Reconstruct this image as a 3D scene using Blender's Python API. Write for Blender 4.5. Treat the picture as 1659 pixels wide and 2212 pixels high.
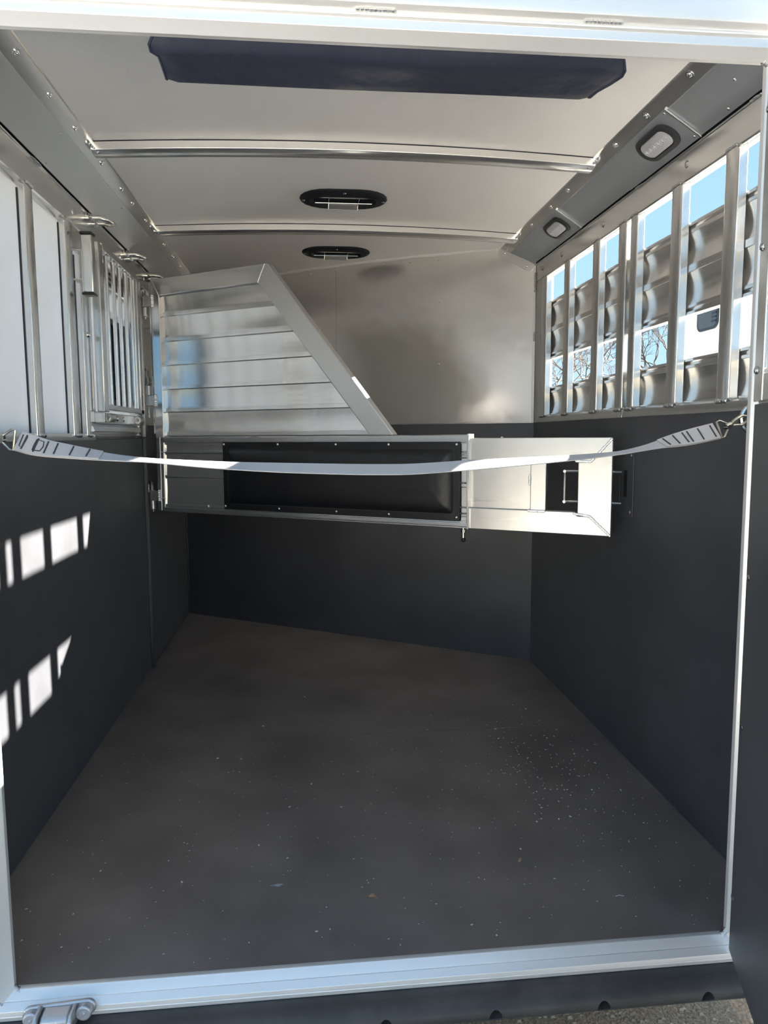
import bpy, math, random
from mathutils import Vector, Matrix
# ------------------------------------------------------------------ scene reset
for o in list(bpy.data.objects): bpy.data.objects.remove(o, do_unlink=True)
scene = bpy.context.scene
col = scene.collection
rnd = random.Random(7)

# ------------------------------------------------------------------ camera
FPX = 1565.15
YAW, PITCH, ROLL = 0.1004, -0.1055, -0.0059
cam_d = bpy.data.cameras.new('camera'); cam = bpy.data.objects.new('camera', cam_d); col.objects.link(cam)
fw = Vector((math.sin(YAW)*math.cos(PITCH), math.cos(YAW)*math.cos(PITCH), math.sin(PITCH)))
rt = Vector((math.cos(YAW), -math.sin(YAW), 0)); up = rt.cross(fw)
rt2 = rt*math.cos(ROLL) + up*math.sin(ROLL); up2 = -rt*math.sin(ROLL) + up*math.cos(ROLL)
Mx = Matrix.Identity(4)
for i in range(3):
    Mx[i][0] = rt2[i]; Mx[i][1] = up2[i]; Mx[i][2] = -fw[i]
Mx[0][3], Mx[1][3], Mx[2][3] = 0.8573, -1.5795, 1.2244
cam.matrix_world = Mx
cam_d.sensor_fit = 'VERTICAL'; cam_d.sensor_height = 36.0
cam_d.lens = 36.0*FPX/2212.0
cam_d.clip_start = 0.01; cam_d.clip_end = 500
scene.camera = cam

# ------------------------------------------------------------------ sky, sun, exposure
SUN = Vector((2.05, 0.515, 1.067))            # towards the sun
world = bpy.data.worlds.new('world'); scene.world = world; world.use_nodes = True
wn = world.node_tree.nodes; wl = world.node_tree.links; wn.clear()
tcw = wn.new('ShaderNodeTexCoord'); sep = wn.new('ShaderNodeSeparateXYZ'); ramp = wn.new('ShaderNodeValToRGB')
for e in list(ramp.color_ramp.elements)[1:]: ramp.color_ramp.elements.remove(e)
stops = [(0.0, (.58,.76,.92)), (.12, (.44,.71,.93)), (.34, (.36,.62,.92)), (1.0, (.33,.50,.76))]   # by height above the horizon
ramp.color_ramp.elements[0].position = 0; ramp.color_ramp.elements[0].color = (*stops[0][1], 1)
for p_, c_ in stops[1:]:
    e = ramp.color_ramp.elements.new(p_); e.color = (*c_, 1)
bg = wn.new('ShaderNodeBackground'); bg.inputs['Strength'].default_value = 0.315
wo = wn.new('ShaderNodeOutputWorld')
wl.new(tcw.outputs['Generated'], sep.inputs[0]); wl.new(sep.outputs['Z'], ramp.inputs[0])
wl.new(ramp.outputs[0], bg.inputs[0]); wl.new(bg.outputs[0], wo.inputs[0])
sd = bpy.data.lights.new('sun', 'SUN'); sd.energy = 16.5; sd.angle = math.radians(0.6); sd.color = (1.0, 0.94, 0.84)
so = bpy.data.objects.new('sun', sd); col.objects.link(so)
so.rotation_euler = (-SUN).to_track_quat('-Z', 'Y').to_euler(); so.location = (6, 2, 6)
vs = scene.view_settings
vs.view_transform = 'Standard'; vs.look = 'None'; vs.gamma = 1.0; vs.use_curve_mapping = False
vs.exposure = 2.0

# ------------------------------------------------------------------ materials
def mat(name, color, rough=0.5, metal=0.0, spec=0.5, bump=None, streak=None, var=None, coat=0.0, trans=0.0, emit=None, sheen=0.0):
    """bump=(scale,distance) noise relief; streak=((sx,sy,sz),rough_amp,bump_distance) brushed lines; var=(scale,amount) colour mottling"""
    m = bpy.data.materials.new(name); m.use_nodes = True
    nt = m.node_tree; N = nt.nodes; L = nt.links
    b = N['Principled BSDF']
    b.inputs['Base Color'].default_value = (*color, 1); b.inputs['Roughness'].default_value = rough
    b.inputs['Metallic'].default_value = metal; b.inputs['Specular IOR Level'].default_value = spec
    b.inputs['Coat Weight'].default_value = coat; b.inputs['Coat Roughness'].default_value = 0.08
    b.inputs['Transmission Weight'].default_value = trans
    b.inputs['Sheen Weight'].default_value = sheen; b.inputs['Sheen Roughness'].default_value = .45
    tc = N.new('ShaderNodeTexCoord'); last = None
    def add_bump(h, dist, strength=1.0):
        nonlocal last
        bn = N.new('ShaderNodeBump'); bn.inputs['Distance'].default_value = dist; bn.inputs['Strength'].default_value = strength
        L.new(h, bn.inputs['Height'])
        if last: L.new(last, bn.inputs['Normal'])
        last = bn.outputs[0]
    if bump:
        bl = bump if isinstance(bump, list) else [bump]
        for sc, d in bl:
            n = N.new('ShaderNodeTexNoise'); n.inputs['Scale'].default_value = sc; n.inputs['Detail'].default_value = 3
            L.new(tc.outputs['Object'], n.inputs['Vector']); add_bump(n.outputs[0], d)
    if streak:
        mp = N.new('ShaderNodeMapping'); mp.inputs['Scale'].default_value = streak[0]
        L.new(tc.outputs['Object'], mp.inputs['Vector'])
        n = N.new('ShaderNodeTexNoise'); n.inputs['Scale'].default_value = 1; n.inputs['Detail'].default_value = 4
        L.new(mp.outputs[0], n.inputs['Vector'])
        r = N.new('ShaderNodeMapRange'); r.inputs['From Min'].default_value = .3; r.inputs['From Max'].default_value = .7
        r.inputs['To Min'].default_value = rough-streak[1]; r.inputs['To Max'].default_value = rough+streak[1]
        L.new(n.outputs[0], r.inputs['Value']); L.new(r.outputs[0], b.inputs['Roughness'])
        if streak[2]: add_bump(n.outputs[0], streak[2])
    if var:
        n = N.new('ShaderNodeTexNoise'); n.inputs['Scale'].default_value = var[0]; n.inputs['Detail'].default_value = 6
        L.new(tc.outputs['Object'], n.inputs['Vector'])
        mx = N.new('ShaderNodeMix'); mx.data_type = 'RGBA'
        c2 = var[2] if len(var) > 2 else tuple(min(1, c*(1+var[1])) for c in color)
        c1 = color if len(var) > 2 else tuple(c*(1-var[1]) for c in color)
        mx.inputs[6].default_value = (*c1, 1); mx.inputs[7].default_value = (*c2, 1)
        rr = N.new('ShaderNodeMapRange'); rr.inputs['From Min'].default_value = .3; rr.inputs['From Max'].default_value = .7
        L.new(n.outputs[0], rr.inputs['Value']); L.new(rr.outputs[0], mx.inputs[0]); L.new(mx.outputs[2], b.inputs['Base Color'])
    if last: L.new(last, b.inputs['Normal'])
    if emit:
        b.inputs['Emission Color'].default_value = (*emit[0], 1); b.inputs['Emission Strength'].default_value = emit[1]
    return m
ALU = (0.78, 0.775, 0.76)
M = {
 'alu_x': mat('brushed_aluminium_x', ALU, .22, .88, streak=((1.5, 80, 80), .025, 0)),
 'alu_y': mat('brushed_aluminium_y', ALU, .22, .88, streak=((80, 1.5, 80), .025, 0)),
 'alu_z': mat('brushed_aluminium_z', ALU, .22, .88, streak=((80, 80, 1.5), .025, 0)),
 'mill': mat('mill_aluminium', (.68, .675, .66), .34, .80, streak=((3, 3, 60), .02, 0)),
 'tail': mat('scuffed_darkened_aluminium', (.60, .595, .58), .30, .88, streak=((1.5, 60, 60), .03, 0), bump=(9, .0006)),  # scuffed slider finish; base also darkened to tame its reflected glare
 'stucco': mat('embossed_ceiling_sheet', (.90, .875, .85), .52, .35, bump=[(330, .0010), (1.6, .012)]),
 'sheet': mat('polished_wall_sheet', (.88, .855, .82), .22, .78, bump=[(2.2, .010), (500, .00006)]),
 'cove': mat('plain_cove_sheet', (.80, .81, .81), .36, .7, bump=[(2.0, .005)]),
 'cove_r': mat('shaded_cove_sheet', (.44, .47, .51), .42, .7, bump=[(2.0, .004)]),  # darker copy of the cove sheet; dark reflections put into its colour
 'slat': mat('extruded_slat', (.88, .87, .85), .19, .88, streak=((1.5, 1.5, 70), .02, 0)),
 'frame': mat('anodised_frame', (.86, .845, .825), .38, .5, streak=((1.5, 60, 60), .03, 0)),
 'framez': mat('anodised_frame_upright', (.84, .83, .81), .36, .5, streak=((60, 60, 1.5), .03, 0)),
 'weld': mat('weld_metal', (.80, .80, .79), .20, 1, bump=(420, .001)),
 'chrome': mat('zinc_plated_steel', (.85, .84, .81), .18, 1),
 'brass': mat('yellow_zinc_steel', (.66, .63, .54), .28, 1, var=(60, .25)),
 'lining': mat('black_rubber_lining', (.044, .046, .054), .37, 0, 1.0, bump=[(900, .0006), (2.2, .01)], var=(5, .2), sheen=.10),
 'door_lining': mat('black_door_lining', (.045, .045, .050), .42, 0, .8, bump=[(800, .0005), (2.6, .006)], var=(5, .25), sheen=.08),
 'mat': mat('black_rubber_mat', (.155, .130, .118), .50, 0, .8, bump=[(700, .0008)], var=(3.2, .28), sheen=.06),
 'bumper': mat('extruded_rubber_bumper', (.06, .057, .055), .55, 0, .4, streak=((3, 120, 120), .1, .0003), var=(9, .3)),
 'vinyl': mat('black_vinyl', (.012, .012, .013), .36, 0, .5, bump=[(260, .0004), (7, .006)]),
 'bpad': mat('navy_black_vinyl', (.028, .033, .056), .42, 0, .35, bump=[(400, .0003), (9, .010)]),
 'plastic': mat('black_plastic', (.014, .015, .019), .35, 0, .5),
 'dull': mat('matt_black_plastic', (.010, .011, .015), .6, 0, .3),
 'rubber': mat('black_grommet', (.022, .024, .028), .5),
 'white': mat('glossy_white_panel', (.84, .84, .85), .14, 0, .5, coat=.2),
 'paint': mat('white_trailer_paint', (.88, .87, .86), .3, 0, .5, coat=.4),
 'caulk': mat('white_sealant', (.72, .72, .71), .5),
 'web': mat('grey_webbing', (.56, .54, .53), .75, 0, .25, bump=(1400, .0007)),
 'stitch': mat('dark_thread', (.05, .05, .055), .7),
 'tag': mat('webbing_mark', (.06, .06, .08), .7),
 'lens': mat('frosted_lamp_lens', (.40, .40, .43), .28, 0, .5, bump=(240, .0006)),
 'lens2': mat('lamp_lens_bead', (.55, .55, .58), .15, 0, .6),
 'glass': mat('tinted_glass', (.05, .055, .06), .05, 0, .5),
 'cast': mat('cast_aluminium', (.58, .58, .60), .42, .85, bump=(300, .0006)),
 'leaf': mat('dry_leaf', (.42, .27, .16), .8, var=(120, .4)),
 'leaf2': mat('grey_chip', (.33, .33, .33), .8, var=(150, .3)),
 'chip': mat('pale_shavings', (.62, .60, .56), .8),
 'bark': mat('grey_bark', (.095, .083, .075), .9, var=(8, .3)),
 'gravel': mat('gravel_ground', (.62, .57, .50), .95, 0, .2, bump=[(130, .012)], var=(170, .5, (.86, .81, .74))),
 'grass': mat('dry_grass', (.10, .09, .055), .95, 0, .1, bump=(60, .02), var=(3, .5, (.15, .13, .085))),
 'tan': mat('tan_gravel', (.34, .23, .14), .95, 0, .2, bump=[(130, .010)], var=(150, .5, (.66, .50, .36))),
 'peb': mat('pebbles', (.60, .46, .33), .9, var=(14, .45)),
 'tyre': mat('tyre_rubber', (.03, .03, .03), .8),
}

def milky(m, amount):
    # sheet that also passes daylight from behind
    nt = m.node_tree; N = nt.nodes; L = nt.links; b = N['Principled BSDF']; out = [n for n in N if n.type == 'OUTPUT_MATERIAL'][0]
    t = N.new('ShaderNodeBsdfTranslucent'); t.inputs[0].default_value = (.86, .88, .90, 1)
    mx = N.new('ShaderNodeMixShader'); mx.inputs[0].default_value = amount
    L.new(b.outputs[0], mx.inputs[1]); L.new(t.outputs[0], mx.inputs[2]); L.new(mx.outputs[0], out.inputs[0])
milky(M['white'], .55)
def pane_glass(m, tint):
    nt = m.node_tree; N = nt.nodes; L = nt.links; out = [n for n in N if n.type == 'OUTPUT_MATERIAL'][0]
    t = N.new('ShaderNodeBsdfTransparent'); t.inputs[0].default_value = (*tint, 1); gl = N.new('ShaderNodeBsdfGlossy'); gl.inputs['Roughness'].default_value = .03
    fr = N.new('ShaderNodeFresnel'); fr.inputs[0].default_value = 1.45; mx = N.new('ShaderNodeMixShader')
    L.new(fr.outputs[0], mx.inputs[0]); L.new(t.outputs[0], mx.inputs[1]); L.new(gl.outputs[0], mx.inputs[2]); L.new(mx.outputs[0], out.inputs[0])
M['clear'] = mat('clear_window_glass', (.6,.75,.85), .03); pane_glass(M['clear'], (.62,.74,.82))
# ------------------------------------------------------------------ mesh helpers
OFF = {}
class MB:
    def __init__(s): s.v = []; s.f = []
    def add(s, vs, fs):
        n = len(s.v); s.v += [tuple(q) for q in vs]; s.f += [tuple(i+n for i in f) for f in fs]; return s
    def box(s, x0, y0, z0, x1, y1, z1):
        x0, x1 = min(x0, x1), max(x0, x1); y0, y1 = min(y0, y1), max(y0, y1); z0, z1 = min(z0, z1), max(z0, z1)
        return s.add([(x0,y0,z0),(x1,y0,z0),(x1,y1,z0),(x0,y1,z0),(x0,y0,z1),(x1,y0,z1),(x1,y1,z1),(x0,y1,z1)],
                     [(3,2,1,0),(4,5,6,7),(0,1,5,4),(1,2,6,5),(2,3,7,6),(3,0,4,7)])
    def extr(s, prof, axis, a, b):
        def P(p, t):
            if axis == 'x': return (t, p[0], p[1])
            if axis == 'y': return (p[0], t, p[1])
            return (p[0], p[1], t)
        n = len(prof); vs = [P(p, a) for p in prof]+[P(p, b) for p in prof]
        fs = [(i, (i+1) % n, n+(i+1) % n, n+i) for i in range(n)]
        fs += [tuple(range(n))[::-1], tuple(range(n, 2*n))]
        return s.add(vs, fs)
    def tube(s, pts, r, n=8, r_end=None, closed=False):
        pts = [Vector(p) for p in pts]; rings = []; N = len(pts); prev = None
        for i, p in enumerate(pts):
            if closed: d = pts[(i+1) % N]-pts[i-1]
            else: d = pts[min(i+1, N-1)]-pts[max(i-1, 0)]
            d.normalize()
            if prev is None:
                a = Vector((0,0,1)) if abs(d.z) < .9 else Vector((1,0,0)); u = d.cross(a).normalized()
            else: u = (prev - d*prev.dot(d)).normalized()
            prev = u; w = d.cross(u)
            rr = r if r_end is None else r+(r_end-r)*i/(N-1)
            rings.append([p+(u*math.cos(2*math.pi*k/n)+w*math.sin(2*math.pi*k/n))*rr for k in range(n)])
        vs = [q for R_ in rings for q in R_]; fs = []
        for i in range(N if closed else N-1):
            j = (i+1) % N
            for k in range(n): fs.append((i*n+k, i*n+(k+1) % n, j*n+(k+1) % n, j*n+k))
        if not closed: fs += [tuple(range(n))[::-1], tuple((N-1)*n+k for k in range(n))]
        return s.add(vs, fs)
    def dome(s, c, nrm, r, h=None, n=8, rows=2):
        h = r*.6 if h is None else h
        c = Vector(c); nrm = Vector(nrm).normalized(); a = Vector((0,0,1)) if abs(nrm.z) < .9 else Vector((1,0,0))
        u = nrm.cross(a).normalized(); w = nrm.cross(u); vs = []; fs = []
        for i in range(rows):
            t = math.pi/2*i/rows
            for k in range(n):
                an = 2*math.pi*k/n; vs.append(c+(u*math.cos(an)+w*math.sin(an))*r*math.cos(t)+nrm*h*math.sin(t))
        vs.append(c+nrm*h)
        for i in range(rows-1):
            for k in range(n): fs.append((i*n+k, i*n+(k+1) % n, (i+1)*n+(k+1) % n, (i+1)*n+k))
        for k in range(n): fs.append(((rows-1)*n+k, (rows-1)*n+(k+1) % n, rows*n))
        fs.append(tuple(range(n))[::-1])
        return s.add(vs, fs)
    def ball(s, c, r, sx=1, sy=1, sz=1, n=7, m=4):
        vs = []; fs = []
        for i in range(1, m):
            t = math.pi*i/m
            for k in range(n):
                a = 2*math.pi*k/n; vs.append((c[0]+r*sx*math.sin(t)*math.cos(a), c[1]+r*sy*math.sin(t)*math.sin(a), c[2]+r*sz*math.cos(t)))
        top = len(vs); vs.append((c[0], c[1], c[2]+r*sz)); vs.append((c[0], c[1], c[2]-r*sz))
        for i in range(m-2):
            for k in range(n): fs.append((i*n+k, (i+1)*n+k, (i+1)*n+(k+1) % n, i*n+(k+1) % n))
        for k in range(n):
            fs.append((k, (k+1) % n, top)); fs.append(((m-2)*n+(k+1) % n, (m-2)*n+k, top+1))
        return s.add(vs, fs)
    def loft(s, rings, cap=True):
        n = len(rings[0]); vs = [q for r in rings for q in r]; fs = []
        for i in range(len(rings)-1):
            for k in range(n): fs.append((i*n+k, i*n+(k+1) % n, (i+1)*n+(k+1) % n, (i+1)*n+k))
        if cap: fs += [tuple(range(n))[::-1], tuple((len(rings)-1)*n+k for k in range(n))]
        return s.add(vs, fs)
def fixn(me):
    import bmesh
    bm = bmesh.new(); bm.from_mesh(me); bmesh.ops.recalc_face_normals(bm, faces=bm.faces); bm.to_mesh(me); bm.free()
def build(name, mb, m, parent=None, bevel=0.0, smooth=False, kind=None, label=None, seg=2):
    me = bpy.data.meshes.new(name); me.from_pydata(mb.v, [], mb.f); me.update(); fixn(me)
    me.materials.append(M[m] if isinstance(m, str) else m)
    if smooth or bevel:
        for p in me.polygons: p.use_smooth = True
        me.set_sharp_from_angle(angle=math.radians(38))
    o = bpy.data.objects.new(name, me); col.objects.link(o)
    if parent is not None:
        o.parent = parent; o.location = OFF.get(parent.name, (0,0,0))
    if bevel:
        b = o.modifiers.new('bevel', 'BEVEL'); b.width = bevel; b.segments = seg; b.limit_method = 'ANGLE'; b.angle_limit = math.radians(40)
        b.harden_normals = False
    if kind: o['kind'] = kind
    if label: o['label'] = label
    return o
def tag(o, label, cat, group=None, kind=None):
    o['label'] = label; o['category'] = cat
    if group: o['group'] = group
    if kind: o['kind'] = kind
    return o
def thing(name, loc, label, cat, group=None, kind=None, rotz=0.0, local=False):
    o = bpy.data.objects.new(name, None); col.objects.link(o); o.location = loc; o.rotation_euler = (0, 0, rotz); o.empty_display_size = .05
    if not local: OFF[o.name] = tuple(-c for c in loc)
    return tag(o, label, cat, group, kind)
def inst(src, name, parent, loc, rot=(0,0,0), scale=(1,1,1)):
    """another object on the same mesh data; loc is in the same space the other parts are given in"""
    o = bpy.data.objects.new(name, src); col.objects.link(o)
    off = OFF.get(parent.name, (0,0,0)) if parent else (0,0,0)
    o.parent = parent; o.location = tuple(a+b for a, b in zip(loc, off)); o.rotation_euler = rot; o.scale = scale
    return o
def mesh_of(name, mb, m, smooth=True):
    me = bpy.data.meshes.new(name); me.from_pydata(mb.v, [], mb.f); me.update(); fixn(me); me.materials.append(M[m])
    if smooth:
        for p in me.polygons: p.use_smooth = True
        me.set_sharp_from_angle(angle=math.radians(50))
    return me
# shared small pieces (all point along local +Z)
RIVET = mesh_of('rivet', MB().dome((0,0,0), (0,0,1), .0055, .003, 8, 2), 'chrome')
SCREW = mesh_of('screw', MB().extr([(.012*math.cos(a*math.pi/6), .012*math.sin(a*math.pi/6)) for a in range(12)], 'z', 0, .0015).dome((0,0,.0015), (0,0,1), .0085, .0045, 10, 2).box(-.005,-.0012,.005,.005,.0012,.0066), 'chrome')
def bead(name, n=7, L=.05, r=.006):
    mb = MB(); q = random.Random(n*13+int(L*1000))
    for i in range(n):
        mb.ball((-L/2+L*(i+.5)/n, q.uniform(-.001, .001), 0), r*q.uniform(.85, 1.15), 1.0, 1.0, .6, 7, 4)
    return mesh_of(name, mb, 'weld')
BEAD5 = bead('weld_bead_short', 6, .052, .0078); BEAD7 = bead('weld_bead', 9, .08, .0080)
BEADT = bead('weld_bead_thin', 14, .07, .0032)
def align(nrm):
    return Vector(nrm).to_track_quat('Z', 'Y').to_euler()

W = 2.03
YL, YR = 3.4825, 2.166
SL = (YL-YR)/W
# ------------------------------------------------------------------ outside ground
gf = build('added_grass_field', MB().box(-90, -90, -.64, 90, 110, -.512), 'grass'); tag(gf, 'unseen dry grass field added around the gravel lot to dim reflections', 'field', kind='structure')  # unseen field added and kept dark, so the metal reflects less glare
g = build('ground', MB().box(-9, -9, -.60, 14, 12, -.5), 'gravel'); tag(g, 'sunlit tan gravel ground below and around the trailer', 'ground', kind='structure')
build('tan_gravel_patch', MB().box(.6,-.9,-.52,3.4,1.8,-.497), 'tan', g)  # tan slab; sunlit gravel tone put into its colour, as shade falls here
mb = MB(); q = random.Random(3)
for i in range(2600):
    x = q.uniform(1.35, 2.5); y = q.uniform(-.35, .85); r = q.uniform(.003, .009)
    mb.add([(x-r,y-r*.7,-.498),(x+r,y-r*.8,-.498),(x+r*.8,y+r,-.498),(x-r,y+r*.8,-.498),(x-r*.5,y,-.5+r),(x+r*.5,y+r*.2,-.5+r*.9)],[(0,1,5,4),(1,2,5),(2,3,4,5),(3,0,4)])
pb = build('pebbles', mb, 'peb'); tag(pb, 'loose pale pebbles on the gravel under the rear bumper', 'pebbles', kind='stuff')

# ------------------------------------------------------------------ floor
fl = build('floor', MB().extr([(-.02,-.005),(W+.02,-.005),(W+.02,YR+.1),(-.02,YL+.1)], 'z', -.09, -.013), 'plastic'); tag(fl, 'trailer floor covered by black rubber mats', 'floor', kind='structure')
SEAM = 1.287
build('rubber_mat', MB().extr([(0,0.0),(W,0.0),(W,SEAM-.0016),(0,SEAM-.0016)], 'z', -.013, 0), 'mat', fl)
build('rubber_mat', MB().extr([(0,SEAM+.0016),(W,SEAM+.0016),(W,YR),(0,YL)], 'z', -.013, 0), 'mat', fl)

# ------------------------------------------------------------------ ceiling
def zc(x): return 2.197+.024*(1-((x-1.015)/.86)**2)
NX = 24; xs = [.13+(1.90-.13)*i/NX for i in range(NX+1)]
prof = [(x, zc(x)) for x in xs]+[(1.95, 2.30), (.08, 2.30)]
ce = build('ceiling', MB().extr(prof, 'y', -.04, 3.7), 'stucco', smooth=True); tag(ce, 'warm grey embossed aluminium ceiling crossed by two bows', 'ceiling', kind='structure')
for k, yb in enumerate((1.012, 1.985)):
    # hat-section roof bow following the crown
    rings = []
    n = 24
    for i in range(n+1):
        x = .150+(1.880-.150)*i/n; z = zc(x)
        rings.append([(x, yb, z+.004), (x, yb, z-.028), (x, yb+.018, z-.034), (x, yb+.060, z-.034), (x, yb+.066, z-.03), (x, yb+.066, z+.004)])
    bo = build('ceiling_bow', MB().loft(rings), 'alu_x', ce, bevel=.002)
    build('gap_shadow', MB().tube([(r_[0][0], yb-.001, r_[0][2]-.005) for r_ in rings], .0016, 5), 'dull', bo)  # black tube drawn as the shadow line between bow and ceiling
    inst(BEAD5, 'weld_bead', bo, (.158, yb, zc(.158)-.02), (0, .5, .9)); inst(BEAD5, 'weld_bead', bo, (1.872, yb, zc(1.872)-.02), (0, -.5, -.9))
# rails between ceiling and cove
railL = build('ceiling_rail', MB().extr([(.160,2.194),(.157,2.1905),(.1285,2.1705),(.118,2.164),(.112,2.19),(.15,2.215),(.166,2.205)], 'y', -.03, 3.42), 'alu_y', ce, bevel=.0015)
railR = build('ceiling_rail', MB().extr([(1.870,2.194),(1.873,2.1905),(1.9015,2.1725),(1.912,2.166),(1.918,2.19),(1.88,2.215),(1.864,2.205)], 'y', -.03, 2.30), 'alu_y', ce, bevel=.0015)
for y in (.19,.423,.655,.878,1.168,1.442,1.617,1.857,2.266,2.511,2.75,2.98):
    inst(SCREW, 'screw', railL, (.1435, y, 2.1808), align((.57,0,-.82)))
for y in (.13,.383,.638,.864,1.1,1.315,1.525,1.791,2.03): inst(SCREW, 'screw', railR, (1.8865, y, 2.1820), align((-.53,0,-.85)))

# ------------------------------------------------------------------ left wall
LZ = 1.216
wl_ = build('wall_left', MB().box(-.10,-.03,-.10,-.02,YL+.12,1.235), 'mill'); tag(wl_, 'left side wall with black rubber lining under white panels', 'wall', kind='structure')
build('lining_panel', MB().box(-.02,-.01,-.01,0,2.395,LZ), 'lining', wl_, bevel=.003)
build('lining_panel', MB().box(-.022,2.398,-.01,-.003,YL,LZ+.07), 'lining', wl_, bevel=.003)
build('bottom_rail', MB().extr([(-.04,LZ-.004),(.004,LZ-.004),(.004,LZ+.010),(-.004,LZ+.012),(-.006,LZ+.022),(-.04,LZ+.022)], 'y', -.01, 1.44), 'alu_y', wl_, bevel=.001)
tr = build('top_rail', MB().extr([(-.10,2.13),(0.006,2.099),(0.006,2.094),(0,2.092),(0,2.004),(-.012,2.002),(-.026,1.992),(-.10,1.985)], 'y', -.03, YL), 'alu_y', wl_, bevel=.0012)
for y in (.46,1.29,1.97,2.45): inst(RIVET, 'rivet', tr, (.0,y,2.05), align((1,0,0)), (1.9,1.9,1.4))
inst(BEAD7, 'weld_bead', tr, (.004,.92,2.095), (0,0,math.pi/2)); inst(BEAD7, 'weld_bead', tr, (.004,2.36,2.095), (0,0,math.pi/2))
build('seam_backing', MB().box(-.06,-.03,2.11,-.002,YL,2.16), 'plastic', wl_)
cv = build('cove_panel', MB().extr([(.126,2.1705),(.011,2.1035),(.004,2.108),(-.04,2.20),(.10,2.24)], 'y', -.03, 2.045), 'cove', wl_)
cv2 = build('cove_panel', MB().extr([(.126,2.1705),(.011,2.1035),(.004,2.108),(-.04,2.20),(.10,2.24)], 'y', 2.047, YL+.05), 'cove', wl_)
for u, y in ((.80,.86),(.16,.97),(.80,1.60),(.85,1.98),(.2,2.12),(.82,2.4)):
    inst(RIVET, 'rivet', cv, (.002+.127*u, y, 2.097+.0745*u), align((.5,0,-.86)), (.8,.8,.9))
# white infill panels, each in its bay
for k, (y0, y1) in enumerate(((-.01,.8455),(.8465,1.23),(1.231,1.39))):
    build('white_panel', MB().box(-.034,y0,1.222,-.025,y1,1.995), 'white', wl_)
for y0, y1 in ((.45,.51),(.827,.888),(1.192,1.268),(1.350,1.425)):
    zt = 2.004 if y0 < 1.3 else 1.93
    po = build('post', MB().extr([(-.026,y0),(0,y0),(.003,y0+.008),(.003,y1-.008),(0,y1),(-.026,y1)], 'z', LZ+.012, zt), 'alu_z', wl_, bevel=.003, seg=3)
    inst(BEAD5, 'weld_bead', po, (.004,(y0+y1)/2,zt), (math.pi/2,0,math.pi/2)); inst(BEAD5, 'weld_bead', po, (.004,(y0+y1)/2,LZ+.014), (math.pi/2,0,math.pi/2))
    inst(BEAD5, 'weld_bead', po, (-.013,y0-.002,zt-.004), (0,.6,0), (.6,1,1))
    build('gap_shadow_strip', MB().box(-.0255,y0-.0035,LZ+.02,-.020,y0-.0005,zt-.02), 'plastic', po)  # black strip standing in for the shadow gap beside the post
# plate and jamb between the last post and the barred gate
build('jamb_plate', MB().box(-.03,1.27,1.93,-.004,1.47,2.004), 'mill', wl_, bevel=.002)
build('jamb', MB().box(-.05,1.427,1.228,-.012,1.452,2.0), 'alu_z', wl_, bevel=.002)
build('jamb', MB().box(-.05,1.462,1.228,-.004,1.482,2.0), 'alu_z', wl_, bevel=.002)
build('jamb', MB().box(-.03,2.185,1.228,-.004,2.215,2.0), 'alu_z', wl_, bevel=.002)
build('corner_post', MB().box(-.05,2.225,1.216,-.012,2.30,2.0), 'alu_z', wl_, bevel=.004)
build('corner_post', MB().box(-.05,2.31,1.216,-.02,YL,2.0), 'mill', wl_, bevel=.004)
# outer skin seen through the gate: louvres above, white sheet with window opening
WY0, WY1 = 1.93, 2.27
for y0, y1, z0, z1 in ((1.44,2.50,1.80,1.90),(1.44,WY0,1.22,1.80),(WY1,2.50,1.22,1.80),(WY0,WY1,1.22,1.37),(WY0,WY1,1.775,1.80)):
    build('white_panel', MB().box(-.075,y0,z0,-.065,y1,z1), 'white', wl_)
for i in range(4):
    z = 1.905+i*.024
    build('louvre', MB().extr([(-.075,z),(-.055,z+.006),(-.055,z+.016),(-.075,z+.019)], 'y', 1.44, 2.50), 'alu_y', wl_, bevel=.001)
build('louvre_backing', MB().box(-.085,1.44,1.89,-.079,2.50,2.0), 'plastic', wl_)
# stepped sill extrusion beneath the gate
build('gate_sill', MB().extr([(-.05,1.222),(.010,1.222),(.014,1.230),(.002,1.238),(.002,1.244),(.012,1.247),(.006,1.268),(-.002,1.270),(.004,1.278),(-.002,1.282),(-.05,1.282)], 'y', 1.40, 2.20), 'alu_y', wl_, bevel=.001)

# window in the outer skin
w1 = build('window_1', MB().extr([(WY0+.005,1.375),(WY1-.005,1.375),(WY1-.005,1.77),(WY0+.005,1.77)], 'x', -.088, -.084), 'clear'); tag(w1, 'small tinted sliding window with black frame behind the barred gate', 'window', kind='structure')
for y0, y1, z0, z1 in ((WY0,WY0+.045,1.37,1.775),(WY1-.045,WY1,1.37,1.775),(WY0+.045,WY1-.045,1.37,1.40),(WY0+.045,WY1-.045,1.745,1.775),(WY0+.155,WY0+.19,1.40,1.745)):
    build('window_frame', MB().box(-.086,y0,z0,-.060,y1,z1), 'plastic', w1, bevel=.003)
build('window_latch', MB().box(-.084,WY0+.14,1.535,-.066,WY0+.17,1.575), 'plastic', w1, bevel=.003)

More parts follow.
